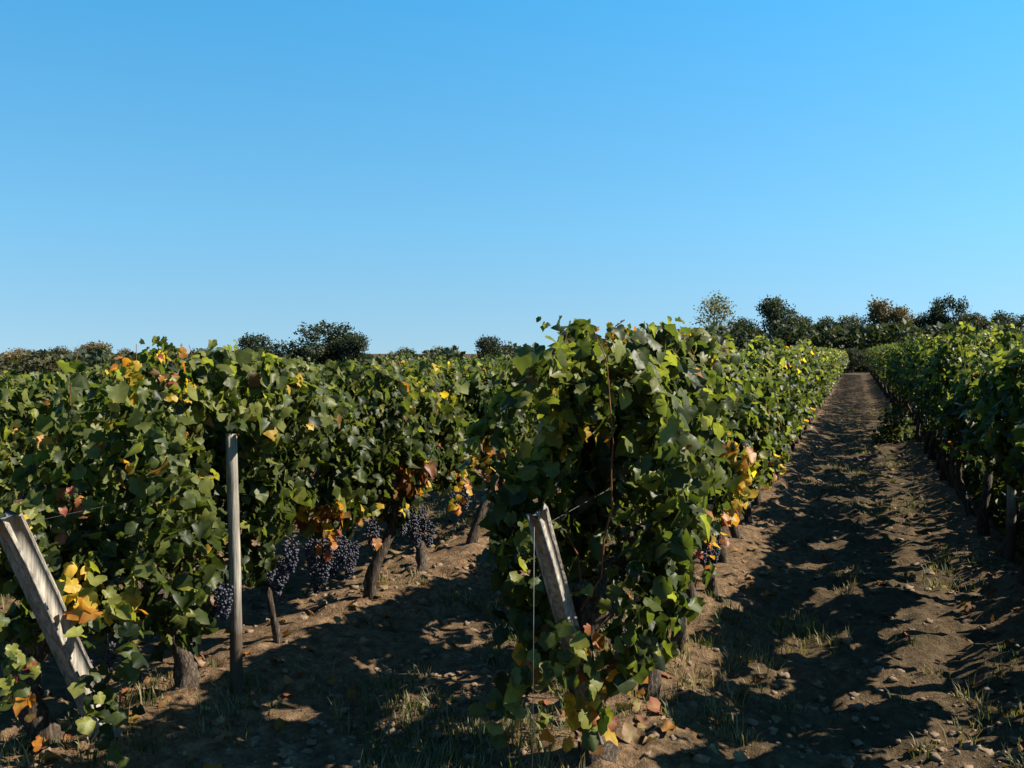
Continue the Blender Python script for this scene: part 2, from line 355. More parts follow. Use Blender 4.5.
def vine_trunk(rng, h=0.6, r=0.045, lean=(0, 0), seg=15):
    n = 16; q = np.linspace(0, 1, n)
    x = lean[0]*q + 0.04*np.sin(q*5+rng.uniform(0, 6)); y = lean[1]*q + 0.045*np.sin(q*6+rng.uniform(0, 6))
    x -= x[0]; y -= y[0]
    P = np.stack([x, y, -0.10 + (h+0.10)*q], 1)
    rad = r*(1.25 - 0.55*q + 0.5*np.exp(-((q-0.95)/0.1)**2) + 0.3*np.exp(-(q/0.15)**2)); rad = rad*rng.uniform(0.86, 1.14, n)
    return tube(P, rad, seg, rng, 0.20), P[-1]
def vine_arm(rng, top, sd, ln=0.4):
    q = np.linspace(0, 1, 6)
    P = np.stack([top[0] + rng.normal(0, .02, 6)*q, top[1] + sd*ln*q, top[2] - 0.03 + 0.13*np.sin(q*2.2)], 1)
    return tube(P, 0.024 - 0.012*q, 7, rng, 0.12)
def cane(rng, top, H, y0):
    q = np.linspace(0, 1, 9); sd = rng.choice([-1, 1])
    P = np.stack([top[0] + sd*(0.03+0.14*np.sin(q*2.6)), top[1] + y0 + rng.normal(0, .12)*q, top[2] + 0.05 + (H-top[2]-0.1)*q], 1) + rng.normal(0, .012, (9, 3))
    return tube(P, 0.0045-0.003*q, 5)
def icos():
    p = (1+5**.5)/2
    V = np.array([(-1, p, 0), (1, p, 0), (-1, -p, 0), (1, -p, 0), (0, -1, p), (0, 1, p), (0, -1, -p), (0, 1, -p), (p, 0, -1), (p, 0, 1), (-p, 0, -1), (-p, 0, 1)], float)
    F = [(0, 11, 5), (0, 5, 1), (0, 1, 7), (0, 7, 10), (0, 10, 11), (1, 5, 9), (5, 11, 4), (11, 10, 2), (10, 7, 6), (7, 1, 8), (3, 9, 4), (3, 4, 2), (3, 2, 6), (3, 6, 8), (3, 8, 9), (4, 9, 5), (2, 4, 11), (6, 2, 10), (8, 6, 7), (9, 8, 1)]
    V = list(norm(V)); cache = {}; F2 = []
    def mid(a, b):
        k = (min(a, b), max(a, b))
        if k not in cache: V.append(norm(V[a]+V[b])); cache[k] = len(V)-1
        return cache[k]
    for a, b, c in F:
        d, e, f = mid(a, b), mid(b, c), mid(c, a); F2 += [(a, d, f), (d, b, e), (f, e, c), (d, e, f)]
    return np.array(V), np.array(F2)
ICO = icos()
def bunch_mesh(seed):
    rng = np.random.default_rng(seed); V, F = ICO; out = []
    ln = rng.uniform(0.13, 0.18)
    for i in range(130):
        q = rng.random()**0.8; rr = 0.045*(1-q)**0.6*(0.4 + 0.6*min(1, q*5)) + 0.008; a = rng.uniform(0, 6.28); s = rng.uniform(0.55, 1.0)
        c = np.array((rr*s*math.cos(a), rr*s*math.sin(a), -0.02 - ln*q)); out.append((V*rng.uniform(0.0060, 0.0080)+c, F))
    Vv, Fs = join(out); st = tube([(0, 0, 0.02), (0.004, 0, 0), (0, 0, -0.05)], 0.002, 5); Vv, Fs = join([(Vv, Fs), st])
    return new_mesh('grape_bunch', Vv, Fs, M_GRAPE, smooth=True)
BUNCH = [bunch_mesh(40+i) for i in range(4)]

# ------------------------------------------------------------------ where the vines stand
def row_positions(k):
    if k == 0: ys = [3.45, 4.15, 4.88, 5.6, 6.27, 7.2, 8.1, 9.05, 10.0]
    elif k == -1: ys = [3.05, 3.54, 4.28, 5.35, 6.02, 6.95, 7.9]
    else: ys = [row_start(k) + 0.15]
    while ys[-1] < ROW_END - 1: ys.append(ys[-1] + 0.95)
    return ys
def cam_xy(X, Y):
    lat = X*math.cos(YAW) + Y*math.sin(YAW); dep = -X*math.sin(YAW) + Y*math.cos(YAW)
    return lat, dep
def row_height(k, y, rng):
    base = {0: 1.58, 1: 1.55 + 0.06*math.sin(y*2.1), 2: 1.92, -1: 1.44, -2: 1.34}.get(k, 1.40 if k < 0 else 1.55)  # the row beyond the right one is raised to block sun
    return base + rng.normal(0, 0.05)

vines = []                                       # (score, k, index, X, Y)
for k in range(-46, 9):
    for i, y in enumerate(row_positions(k)):
        x = row_x(k) - (0.28 if (k, i) == (-1, 0) else 0); lat, dep = cam_xy(x, y)
        if dep < 1.5: continue
        u = lat/dep*980
        inview = -600 < u < 560
        if not inview and not (k == 1 and y < 9): 
            if dep > 30 or u > 1500: continue
        wgt = dep*({0: 0.55, 1: 0.55, -1: 0.8}.get(k, 1.6 + 0.12*abs(k)))
        if k >= 2: wgt *= 2.2
        vines.append((wgt if inview else (0 if k == 1 else 1e6 + dep), k, i, x, y))
vines.sort()
SINGLE, REST = vines[:300], vines[300:]

# world places where the foliage carries autumn colour: (x, y, z, radius, palette, share)
def at(px, py, dep):
    lat = (px-512)/980*dep; X, Y = rot2(lat, dep); return (X, Y, 1.6 - (py-352)/980*dep)
ACC = []
for px, py, dep, r, pal, sh in [
    (737, 470, 5.6, 0.10, 'gold', .95), (722, 508, 5.2, 0.09, 'gold', .8), (705, 490, 5.0, 0.09, 'lime', .8), (722, 530, 5.4, .08, 'rust', .6),
    (580, 675, 3.4, 0.10, 'rust', .85), (560, 705, 3.3, 0.08, 'gold', .7), (600, 700, 3.5, .07, 'rust', .8), (588, 640, 3.4, .07, 'rust', .7),
    (620, 432, 4.0, 0.05, 'rust', .9), (545, 420, 3.7, 0.12, 'lime', .6), (600, 332, 4.4, 0.12, 'rust', .45), (668, 335, 4.7, 0.08, 'gold', .6),
    (500, 455, 7.0, 0.16, 'rust', .5), (330, 518, 5.0, 0.10, 'rust', .8), (345, 500, 5.1, .07, 'gold', .7), (402, 475, 5.9, 0.10, 'rust', .6), (470, 480, 7.0, .14, 'gold', .6), (315, 515, 4.9, .06, 'gold', .8), (374, 505, 5.7, .05, 'gold', .9),
    (68, 497, 3.9, 0.05, 'red', .95), (160, 358, 4.0, 0.05, 'rust', .3), (118, 366, 4.2, 0.05, 'gold', .7), (80, 450, 4.6, .12, 'lime', .3),
    (72, 605, 3.5, 0.07, 'gold', .8), (28, 690, 3.5, 0.06, 'rust', .8), (30, 668, 3.5, .05, 'gold', .8), (95, 590, 3.7, .09, 'lime', .9), (10, 480, 4.5, .1, 'lime', .5), (100, 600, 3.8, .06, 'lime', .7),
    (230, 380, 4.6, .2, 'lime', .12), (265, 350, 5.0, .1, 'lime', .3), (420, 380, 6.5, .25, 'lime', .3), (995, 478, 7.5, 0.08, 'gold', .8), (1008, 487, 7.4, .07, 'lime', .7), (985, 480, 7.6, .08, 'gold', .6), (750, 470, 6.5, .1, 'lime', .5), (780, 450, 9, .2, 'gold', .2)]:
    ACC.append((*at(px, py, dep), r*1.25, pal, sh))
# leaves are kept off the posts: clearings (x, y, z0, z1, dir to the open side, length, radius)
POST_TALL = (-2.60, 3.68)
CLEAR = [(POST_TALL[0], POST_TALL[1], 0.0, 1.17, 0.8, 0.065, (2.60, -3.68)), (POST_TALL[0], POST_TALL[1], 0.0, 1.25, 0.35, 0.08, (0.94, 0.34))]
POST_A0, POST_A1 = np.array((-0.88, 3.72, -0.15)), np.array((-0.90, 2.80, 1.115))
POST_B0, POST_B1 = np.array((-2.735, 3.29, -0.40)), np.array((-2.76, 2.60, 1.035))

def clear_mask(W):
    keep = np.ones(len(W), bool)
    for (x, y, z0, z1, ln, rad, dd) in CLEAR:
        d = np.array(dd); d = d/np.linalg.norm(d)
        rel = W[:, :2] - np.array((x, y)); s = rel@d; off = np.abs(rel[:, 0]*d[1] - rel[:, 1]*d[0])
        keep &= ~((s > -0.04) & (s < ln) & (off < rad) & (W[:, 2] > z0) & (W[:, 2] < z1))
    for p0, p1, lo in ((POST_A0, POST_A1, 0.73), (POST_B0, POST_B1, 0.60)):
        q = np.clip((W[:, 2]-p0[2])/(p1[2]-p0[2]), 0, 1.05)[:, None]; c = p0 + (p1-p0)*q
        d = np.stack([-c[:, 0], -c[:, 1]], 1); d = norm(d)
        rel = W[:, :2] - c[:, :2]; s = (rel*d).sum(1); off = np.abs(rel[:, 0]*d[:, 1] - rel[:, 1]*d[:, 0])
        keep &= ~((s > -0.06) & (s < 0.9) & (off < 0.085) & (q[:, 0] > lo) & (W[:, 2] < p1[2]+0.05))
    return keep

ORD = ['first', 'second', 'third', 'fourth', 'fifth', 'sixth', 'seventh', 'eighth', 'ninth', 'tenth', 'eleventh', 'twelfth']
ROWTXT = {0: 'the row left of the dirt path', 1: 'the row right of the dirt path', -1: 'the front left row'}
GROUP = {0: 'grapevines in the row left of the path', 1: 'grapevines in the row right of the path', -1: 'grapevines in the front left row'}
SPECIAL = {
    (0, 0): 'bushy end grapevine with rust coloured low leaves behind the leaning square post',
    (0, 1): 'tall dark grapevine right behind the end vine of the row left of the path',
    (0, 2): 'grapevine with bare dark trunk, third from the end in the row left of the path',
    (0, 3): 'grapevine with bright gold leaves low on its path side, fourth from the row end',
    (0, 4): 'grapevine with slim dark trunk and grapes beside the sunlit soil mound',
    (-1, 0): 'low end grapevine wrapped round the leaning grey post at the far left',
    (-1, 1): 'tall grapevine with thick trunk between the leaning post and the upright round post',
    (-1, 2): 'young thin stemmed grapevine with grapes just right of the upright round post',
    (-1, 3): 'grapevine with heavy blue bunches and a yellow leaf, second trunk right of the round post',
    (-1, 4): 'grapevine with grape bunches and rusty leaves, third trunk right of the round post',
    (-1, 5): 'grapevine with a bent trunk and pale knuckle, last trunk visible in the front left row'}
def vine_label(k, i):
    if (k, i) in SPECIAL: return SPECIAL[(k, i)]
    if k in ROWTXT:
        if i < 12: return f'{ORD[i]} grapevine from the near end of {ROWTXT[k]}'
        return f'small distant grapevine past the twelfth plant of {ROWTXT[k]}'
    if k < 0:
        r = -k - 1
        if r == 1 and i < 8: return f'{ORD[i]} grapevine from the near end of the row behind the front left row'
        return 'grapevine in a back row, only its leafy top showing over the front left row'
    return 'grapevine in a row beyond the right row, showing through its gaps'

# ------------------------------------------------------------------ vine variants shared by the middle and far plants
VAR, VARF = [], []
for v in range(12):
    rng = np.random.default_rng(100+v); P = foliage(rng, 1.62, 0.60, 0.27, 1.08, 1250, 12, 0.03, 1, 0.044, 0.084, holes=4)
    VAR.append(new_mesh('foliage', *leaves_mesh(rng, *P, lod=1)[:2], M_LEAF, None))
    V, F, cc = leaves_mesh(np.random.default_rng(100+v), *P, lod=1); VAR[-1] = new_mesh('foliage', V, F, M_LEAF, cc)
for v in range(10):
    rng = np.random.default_rng(200+v); P = foliage(rng, 1.62, 0.58, 0.28, 1.10, 500, 8, 0.05, 2, 0.075, 0.12)
    V, F, cc = leaves_mesh(rng, *P, lod=2); VARF.append(new_mesh('foliage', V, F, M_LEAF, cc))
TRK = []
for v in range(6):
    rng = np.random.default_rng(300+v); (V, F), top = vine_trunk(rng, 0.62, rng.uniform(0.026, 0.038), rng.normal(0, .08, 2)); TRK.append((new_mesh('trunk', V, F, M_BARK, smooth=True), top))
ARM = [new_mesh('arm', *vine_arm(np.random.default_rng(330+i), (0, 0, 0.6), sd), M_BARK, smooth=True) for i, sd in enumerate((-1, 1))]

NEAR_H = {(0, 0): 1.59, (0, 1): 1.63, (0, 2): 1.64, (0, 3): 1.60, (-1, 0): 1.04, (-1, 1): 1.54, (-1, 2): 1.44, (-1, 3): 1.46}
NEAR_ZB = {(0, 0): 0.40, (0, 1): 0.62, (0, 2): 0.68, (0, 3): 0.66, (0, 4): 0.66, (0, 5): .6, (-1, 0): 0.42, (-1, 1): 0.38, (-1, 2): 0.57, (-1, 3): 0.60, (-1, 4): 0.60, (-1, 5): 0.72}
TR_R = {(0, 0): 0.058, (0, 2): 0.036, (0, 4): 0.03, (-1, 0): 0.05, (-1, 1): 0.042, (-1, 2): 0.016, (-1, 3): 0.034, (-1, 4): 0.036, (-1, 5): 0.032}
# grape bunches one can see: (k, i) -> list of (px, py, depth)
GRAPES = {(-1, 2): [(268, 560, 4.75), (276, 575, 4.8), (262, 572, 4.8), (290, 548, 4.8), (283, 566, 4.9)],
          (-1, 3): [(310, 548, 5.0), (322, 562, 5.05), (315, 570, 5.1), (340, 545, 5.1), (348, 560, 5.1), (332, 556, 5.2), (372, 530, 5.6), (326, 545, 5.0), (352, 550, 5.2)],
          (-1, 4): [(402, 517, 6.0), (412, 522, 6.1), (422, 516, 6.2), (428, 528, 6.2), (416, 535, 6.1)],
          (-1, 1): [(222, 592, 4.05), (214, 600, 4.1)], (-1, 0): [(104, 655, 3.95), (84, 668, 3.8)],
          (0, 2): [(628, 640, 4.6), (634, 652, 4.6)], (0, 4): [(710, 540, 6.0), (716, 548, 6.1), (704, 546, 6.0), (708, 535, 5.9)],
          (-1, 5): [(465, 495, 7.0), (455, 500, 6.9)]}
def sprig(rng, base, tipd, n, size, pal):
    base = np.array(base, float); tipd = np.array(tipd, float); q = np.linspace(0, 1, n)
    P = base + tipd*q[:, None] + np.stack([np.zeros(n), np.zeros(n), -0.12*q*q], 1) + rng.normal(0, 0.03, (n, 3))
    nr = np.stack([rng.normal(.4, .5, n), rng.normal(-.3, .5, n), np.full(n, .6)], 1); tp = tipd/np.linalg.norm(tipd) + rng.normal(0, .6, (n, 3)) + (0, 0, -.4)
    pl = PAL[pal]; col = np.array([pl[j] for j in rng.integers(0, len(pl), n)])
    return P, nr, tp, size*rng.uniform(.7, 1.15, n), col
PAL['green'] = [MID, LIGHT, MID, LIME]
SPRIGS = {(0, 3): [(at(742, 448, 4.9), at(736, 492, 4.9), 34, .082, 'gold'), (at(724, 500, 4.75), at(718, 512, 4.7), 8, 0.054, 'gold'), (at(722, 520, 4.8), at(716, 545, 4.8), 9, 0.051, 'rust'), (at(705, 480, 4.5), at(700, 505, 4.5), 8, 0.051, 'lime')],
          (0, 4): [(at(752, 455, 6.0), at(745, 480, 6.0), 11, 0.054, 'lime'), (at(775, 450, 6.6), at(772, 475, 6.6), 8, 0.048, 'gold')],
          (0, 1): [(at(620, 430, 4.0), at(618, 440, 4.0), 4, 0.041, 'rust'), (at(560, 410, 3.75), at(545, 440, 3.7), 14, 0.054, 'lime'), (at(595, 338, 4.1), at(560, 345, 4.0), 14, 0.041, 'rust')],
          (-1, 3): [(at(335, 500, 5.0), at(325, 535, 4.95), 12, 0.051, 'rust'), (at(350, 495, 5.2), at(345, 505, 5.2), 5, 0.054, 'gold')],
          (-1, 4): [(at(403, 470, 5.8), at(400, 490, 5.8), 7, 0.048, 'rust'), (at(372, 508, 5.5), at(376, 512, 5.5), 4, 0.061, 'gold')],
          (-1, 5): [(at(470, 480, 6.7), at(455, 495, 6.7), 12, 0.054, 'gold'), (at(500, 452, 7.2), at(490, 465, 7.2), 9, 0.061, 'rust')],
          (-1, 1): [(at(70, 492, 3.75), at(66, 502, 3.7), 4, 0.048, 'red'), (at(155, 356, 3.95), at(180, 372, 3.95), 12, 0.037, 'rust'), (at(118, 360, 4.0), at(116, 370, 4.0), 5, 0.041, 'gold')],
          (0, 0): [(at(560, 650, 3.35), at(490, 690, 3.2), 22, 0.058, 'green'), (at(530, 668, 3.3), at(500, 700, 3.2), 12, 0.054, 'green'), (at(560, 600, 3.2), at(545, 690, 3.1), 16, 0.051, 'green'),
                   (at(565, 628, 3.15), at(600, 690, 3.2), 22, .06, 'green'), (at(575, 640, 3.2), at(590, 700, 3.2), 14, .06, 'dark'), (at(605, 585, 3.3), at(635, 600, 3.2), 9, .055, 'green'), (at(585, 640, 3.35), at(575, 700, 3.3), 12, 0.068, 'rust'), (at(600, 680, 3.5), at(560, 712, 3.25), 11, 0.058, 'gold'), (at(610, 690, 3.5), at(600, 705, 3.4), 5, 0.082, 'rust'), (at(600, 560, 3.5), at(640, 610, 3.4), 13, 0.058, 'green'), (at(520, 600, 3.6), at(515, 650, 3.5), 16, 0.068, 'dark')],
          (-1, 0): [(at(70, 630, 3.45), at(118, 738, 3.5), 26, .055, 'dark'), (at(40, 620, 3.4), at(85, 690, 3.4), 18, .055, 'green'), (at(100, 590, 3.7), at(60, 600, 3.3), 12, 0.068, 'lime'), (at(60, 640, 3.5), at(5, 650, 3.3), 22, 0.048, 'green'), (at(30, 650, 3.4), at(25, 700, 3.3), 11, 0.044, 'rust'), (at(110, 600, 3.6), at(130, 640, 3.5), 14, 0.068, 'dark'), (at(10, 600, 3.3), at(0, 680, 3.2), 19, 0.044, 'green'), (at(60, 660, 3.5), at(110, 680, 3.5), 16, 0.061, 'dark')]}

def build_vine(k, i, x, y):
    rng = np.random.default_rng(abs(k)*1000 + i + (7 if k > 0 else 0)); _, dep = cam_xy(x, y)
    r = link('grapevine', None, None, (x, y, float(gz(x, y)))); r.empty_display_size = 0.1
    tag(r, vine_label(k, i), 'grapevine', GROUP.get(k, 'grapevines in the back rows'))
    H = NEAR_H.get((k, i), row_height(k, y, rng)); z0 = r.location.z
    if dep < 8.2 and abs(k) < 4:
        zb = NEAR_ZB.get((k, i), 0.55)
        if k == 1: zb = 0.80
        x_off = -0.14 if (k, i) == (-1, 0) else 0
        nf, hw, L = (1950, 0.27, 1.05) if k >= 0 else (1850, 0.27, 1.0)
        if (k, i) == (-1, 0): nf, hw, L = 1000, 0.24, 0.62
        if (k, i) == (0, 0): nf, hw, L = 1900, 0.31, 0.80
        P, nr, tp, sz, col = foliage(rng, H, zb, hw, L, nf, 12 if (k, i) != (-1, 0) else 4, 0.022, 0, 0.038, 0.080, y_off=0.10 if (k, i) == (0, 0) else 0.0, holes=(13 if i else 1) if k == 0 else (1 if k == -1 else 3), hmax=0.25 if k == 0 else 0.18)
        for s in SPRIGS.get((k, i), []):
            a = np.array(s[0]) - (x, y, z0); b = np.array(s[1]) - (x, y, z0)
            S = sprig(rng, a, b-a, s[2], s[3], s[4]); P, nr, tp, sz, col = (np.concatenate([u, v]) for u, v in zip((P, nr, tp, sz, col), S))
        W = P + np.array((x, y, z0)); W2 = W + norm(tp)*sz[:, None]*0.5
        for (ax, ay, az, ar, pal, sh) in ACC:
            # reach along the line across the hedge so the outer leaves on that side turn
            hit = (np.linalg.norm((W - (ax, ay, az))*np.array((0.45, 0.8, 1)), axis=1) < ar) & (rng.random(len(W)) < sh)
            pl = np.array(PAL[pal]); col[hit] = pl[rng.integers(0, len(pl), hit.sum())]
        kp = clear_mask(W) & clear_mask(W2)
        V, F, cc = leaves_mesh(rng, P[kp], nr[kp], tp[kp], sz[kp], col[kp], 0)
        link('foliage', new_mesh('foliage', V, F, M_LEAF, cc), r)
        thin = (k, i) == (-1, 2)
        ln = {(-1, 5): (0.1, 0.14), (0, 0): (-0.03, 0.1), (-1, 4): (-.05, .08)}.get((k, i), tuple(rng.normal(0, .05, 2)))
        (V, F), top = vine_trunk(rng, zb + 0.06 + (0.1 if (k, i) == (0, 0) else 0), TR_R.get((k, i), 0.034), ln)
        link('trunk', new_mesh('trunk', V, F, M_BARK, smooth=True), r)
        if not thin and (k, i) != (-1, 0):
            for sd in (-1, 1): link('arm', new_mesh('arm', *vine_arm(rng, top, sd), M_BARK, smooth=True), r)
        for c in range(4 if (k, i) != (0, 0) else 2): link('cane', new_mesh('cane', *cane(rng, top, H, rng.uniform(-.35, .35)), M_CANE, smooth=True), r)
        gs = GRAPES.get((k, i), [])
        for g in gs:
            X, Y, Z = at(*g); b = link('grape_bunch', BUNCH[rng.integers(0, 4)], r, (X-x, Y-y, Z-z0+0.06), (0, 0, rng.uniform(0, 6.28)), [rng.uniform(.75, 1.0)]*3)
        if not gs and (k, i) != (0, 0):
            for c in range(3):
                link('grape_bunch', BUNCH[rng.integers(0, 4)], r, (rng.uniform(-.12, .16), rng.uniform(-.4, .4), zb + rng.uniform(-.02, .1)), (0, 0, rng.uniform(0, 6)))
    else:
        me = (VAR if dep < 22 else VARF)[rng.integers(0, 12 if dep < 22 else 10)]
        rz = 0.0; link('foliage', me, r, (0, 0, 0.14 if k == 1 else 0), (0, 0, rz), (rng.uniform(.9, 1.12), 1, H/1.62))
        tm, top = TRK[rng.integers(0, 6)]; tk = link('trunk', tm, r, (0, 0, 0), (0, 0, rz))
        if dep < 25:
            for a in ARM: link('arm', a, r, (0, 0, 0), (0, 0, 0))
            for c in range(2): link('grape_bunch', BUNCH[rng.integers(0, 4)], r, (rng.uniform(-.1, .18), rng.uniform(-.4, .4), 0.62 + rng.uniform(-.05, .1)), (0, 0, rng.uniform(0, 6)))
    return r
for s, k, i, x, y in SINGLE: build_vine(k, i, x, y)

# the rest of the vineyard, too many to count, as one mass
def read_mesh(me):
    V = np.empty(len(me.vertices)*3, np.float32); me.vertices.foreach_get('co', V)
    F = np.empty(len(me.loops), np.int32); me.loops.foreach_get('vertex_index', F)
    c = np.empty(len(me.vertices)*4, np.float32); me.color_attributes['leaf_col'].data.foreach_get('color', c)
    return V.reshape(-1, 3), F.reshape(-1, 3), c.reshape(-1, 4)[:, :3]
SRC = [read_mesh(m) for m in VARF]
rng = np.random.default_rng(77)
FAR = []
for v in range(8):
    P = foliage(rng, 1.62, 0.5, 0.30, 1.1, 70, 3, 0.05, 2, 0.2, 0.3); FAR.append(leaves_mesh(rng, *P, lod=2))
Vs, Fs, Cs, off = [], [], [], 0
TV, TF = [], []
for s, k, i, x, y in REST:
    _, dep = cam_xy(x, y); H = row_height(k, y, rng)
    V, F, c = SRC[rng.integers(0, len(SRC))] if dep < 34 else FAR[rng.integers(0, 8)]
    sg = rng.choice([-1, 1]); V = V*np.array((sg*rng.uniform(.9, 1.1), sg, H/1.62)) + np.array((0, 0, 0)) + np.array((x, y, float(gz(x, y))))
    Vs.append(V); Fs.append(F+off); Cs.append(c*rng.uniform(.85, 1.15)); off += len(V)
    if k == 2 and y < 14:      # squashed foliage copy added at this row's foot to block the sun
        Vs.append((V - np.array((x, y, float(gz(x, y)))))*np.array((1, 1, .5)) + np.array((x, y, float(gz(x, y)) - .22))); Fs.append(F+off); Cs.append(c); off += len(V)
    if dep < 20 :
        TV.append(tube([(x, y, float(gz(x, y))-.05), (x+.02, y, .35), (x, y+.03, .7)], (.05, .035, .045), 6, rng, .1))
mass = link('vineyard_mass', new_mesh('vineyard_mass', np.concatenate(Vs), np.concatenate(Fs), M_LEAF, np.concatenate(Cs)))
tag(mass, 'mass of countless more distant grapevine rows merging into one green sheet', 'grapevines', None, 'stuff')
if TV:
    V, F = join(TV); o = link('bare_stems', new_mesh('bare_stems', V, F, M_BARK, smooth=True), mass); o['kind'] = 'stuff'

# ------------------------------------------------------------------ posts and wires
def square_post(name, p0, p1, wx, wy, label, seed, chamfer=0.012):
    rng = np.random.default_rng(seed); p0 = np.array(p0, float); p1 = np.array(p1, float)
    ax = norm(p1-p0); u = norm(np.cross(ax, (0, 0, 1.0)) if abs(ax[2]) < .99 else np.array((1., 0, 0))); v = np.cross(ax, u)
    n = 10; V = []; c = chamfer
    prof = [(-1, -1+.0), (1, -1), (1, 1), (-1, 1)]
    ring = []
    for a, b in prof:
        ring += [(a*wx/2 - (a*c if a*b > 0 else 0), b*wy/2 - (0 if a*b > 0 else b*c)), (a*wx/2 - (0 if a*b > 0 else a*c), b*wy/2 - (b*c if a*b > 0 else 0))]
    ring = np.array(ring); m = len(ring)
    for q in np.linspace(0, 1, n):
        s = 1 + 0.03*rng.normal(size=(m, 1)); rr = ring*s*(1.06-.12*q)
        cen = p0 + (p1-p0)*q; pts = cen + rr[:, :1]*u + rr[:, 1:]*v
        if q == 1: pts = pts + ax*(0.02*rng.normal(size=(m, 1)) + 0.12*rr[:, 1:])
        V.append(pts)
    V = np.concatenate(V); i = np.arange(n-1)[:, None]*m; j = np.arange(m)[None]; kx = (j+1) % m
    Q = np.stack([i+j, i+kx, i+m+kx, i+m+j], -1).reshape(-1, 4)
    V = np.concatenate([V, V[(n-1)*m:].mean(0, keepdims=True)]); jj = np.arange(m)
    cap = np.stack([np.full(m, n*m), (n-1)*m+jj, (n-1)*m+(jj+1) % m], -1)
    root = p0.copy(); o = link(name, new_mesh(name, V-root, [Q, cap], M_WOOD), None, root)
    tag(o, label, 'post'); return o
square_post('wooden_post', POST_A0, POST_A1, 0.058, 0.075, 'leaning square wooden end post amid leaves left of the path', 1)
square_post('wooden_post', POST_B0, POST_B1, 0.085, 0.085, 'weathered grey wooden end post leaning over at the far left', 2)
def round_post(x, y, h, r, label, seed, group=None):
    rng = np.random.default_rng(seed); q = np.linspace(0, 1, 9); z = float(gz(x, y))
    V, F = tube(np.stack([0.006*np.sin(q*4), 0.004*np.cos(q*3), -0.2+(h+.2)*q], 1), r*(1.1-.15*q), 12, rng, 0.03)
    tag(link('wooden_post', new_mesh('wooden_post', V, F, M_WOOD, smooth=True), None, (x, y, z)), label, 'post', group)
round_post(POST_TALL[0], POST_TALL[1], 1.15, 0.026, 'slender round pale wooden post standing upright in the front left row', 3)
lx, ly, _ = at(1013, 570, 7.15)
round_post(lx, ly, 1.3, 0.032, 'dark round wooden post standing in the row right of the path', 4)
lx, ly, _ = at(637, 660, 4.75)
round_post(lx, ly, 1.3, 0.018, 'thin dark stake beside the bare dark trunk left of the path', 5)
def wire(pts, label, name='trellis_wire', r=0.0016, cat='wire'):
    r = r*0.6
    p = np.array(pts, float); V, F = tube(p - p[0], r, 5)
    tag(link(name, new_mesh(name, V, F, M_WIRE), None, p[0]), label, cat)
a1 = POST_A1 - (0, 0.03, 0.03); wire([a1, (a1[0], a1[1]-.01, .5), (a1[0]-.005, a1[1]-.02, -0.02)], 'thin guy wire hanging straight down from the leaning square post', 'guy_wire', 0.0022)
q = np.linspace(0, 1, 12)[:, None]
wire(POST_A1 - (0, 0, .05) + q*(np.array((row_x(0)+.05, 40, 1.2)) - POST_A1), 'trellis wire running from the leaning square post into the foliage')
wire(POST_B1 - (0, 0, .04) + q*(np.array((row_x(-1)+.05, 40, 1.3)) - POST_B1), 'trellis wire running from the weathered far left post into the foliage')

# ------------------------------------------------------------------ grass, clods, fallen leaves
rng = np.random.default_rng(9)
def scatter(n, ymax, dens):
    out = []
    while len(out) < n:
        m = n*3; y = 2.2 + (ymax-2.2)*rng.random(m)**1.7; u = rng.uniform(-0.62, 0.62, m)
        lat = u*y*1.0; X, Y = lat*math.cos(YAW) - y*math.sin(YAW), lat*math.sin(YAW) + y*math.cos(YAW)
        keep = rng.random(m) < dens(X, Y); out += list(zip(X[keep], Y[keep]))
    return np.array(out[:n])
def alley(X): return np.abs(np.mod(X - ROW_A, PITCH) - PITCH/2)       # 0 in the middle of an alley
def gdens(X, Y): return sstep(0.42, 0.68, vnoise(X*1.4+50, Y*1.4)*0.7 + 0.3*vnoise(X*4, Y*4+20))*(1 - 0.75*sstep(0.35, 0.8, alley(X)))
T = scatter(9500, 32, gdens)
bp, bt, bs, bc = [], [], [], []
for (x, y) in T:
    nb = rng.integers(6, 15); a = rng.uniform(0, 6.28, nb); rr = rng.uniform(0, .06, nb)
    px = x+rr*np.cos(a); py = y+rr*np.sin(a); h = rng.uniform(.03, .10, nb)*rng.uniform(.35, 1.2); ln = rng.uniform(.2, 1.0, nb)*h
    b = np.stack([px, py, gz(px, py)-.008], 1); t_ = b + np.stack([ln*np.cos(a), ln*np.sin(a), h], 1)
    bp.append(b); bt.append(t_); bs.append(np.stack([-np.sin(a), np.cos(a), 0*a], 1)*rng.uniform(.0018, .0035, nb)[:, None])
    dry = rng.random() < .55; c0 = np.array((.13, .105, .048)) if dry else np.array((.04, .052, .016)); bc.append(c0*rng.uniform(.6, 1.3, (nb, 1)))
B, T_, S, Cc = map(np.concatenate, (bp, bt, bs, bc))
mid = (B+T_)/2 + (T_-B)*np.array((-.18, -.18, .12))
V = np.stack([B-S, B+S, mid+S*.8, mid-S*.8, T_], 1).reshape(-1, 3); n = len(B); o5 = np.arange(n)[:, None]*5
Fq = o5 + np.array((0, 1, 2, 3)); Ft = o5 + np.array((3, 2, 4))
tag(link('grass', new_mesh('grass', V, [Fq, Ft], M_GRASS, np.repeat(Cc, 5, 0))), 'short dry grass tufts growing between the vine rows', 'grass', None, 'stuff')

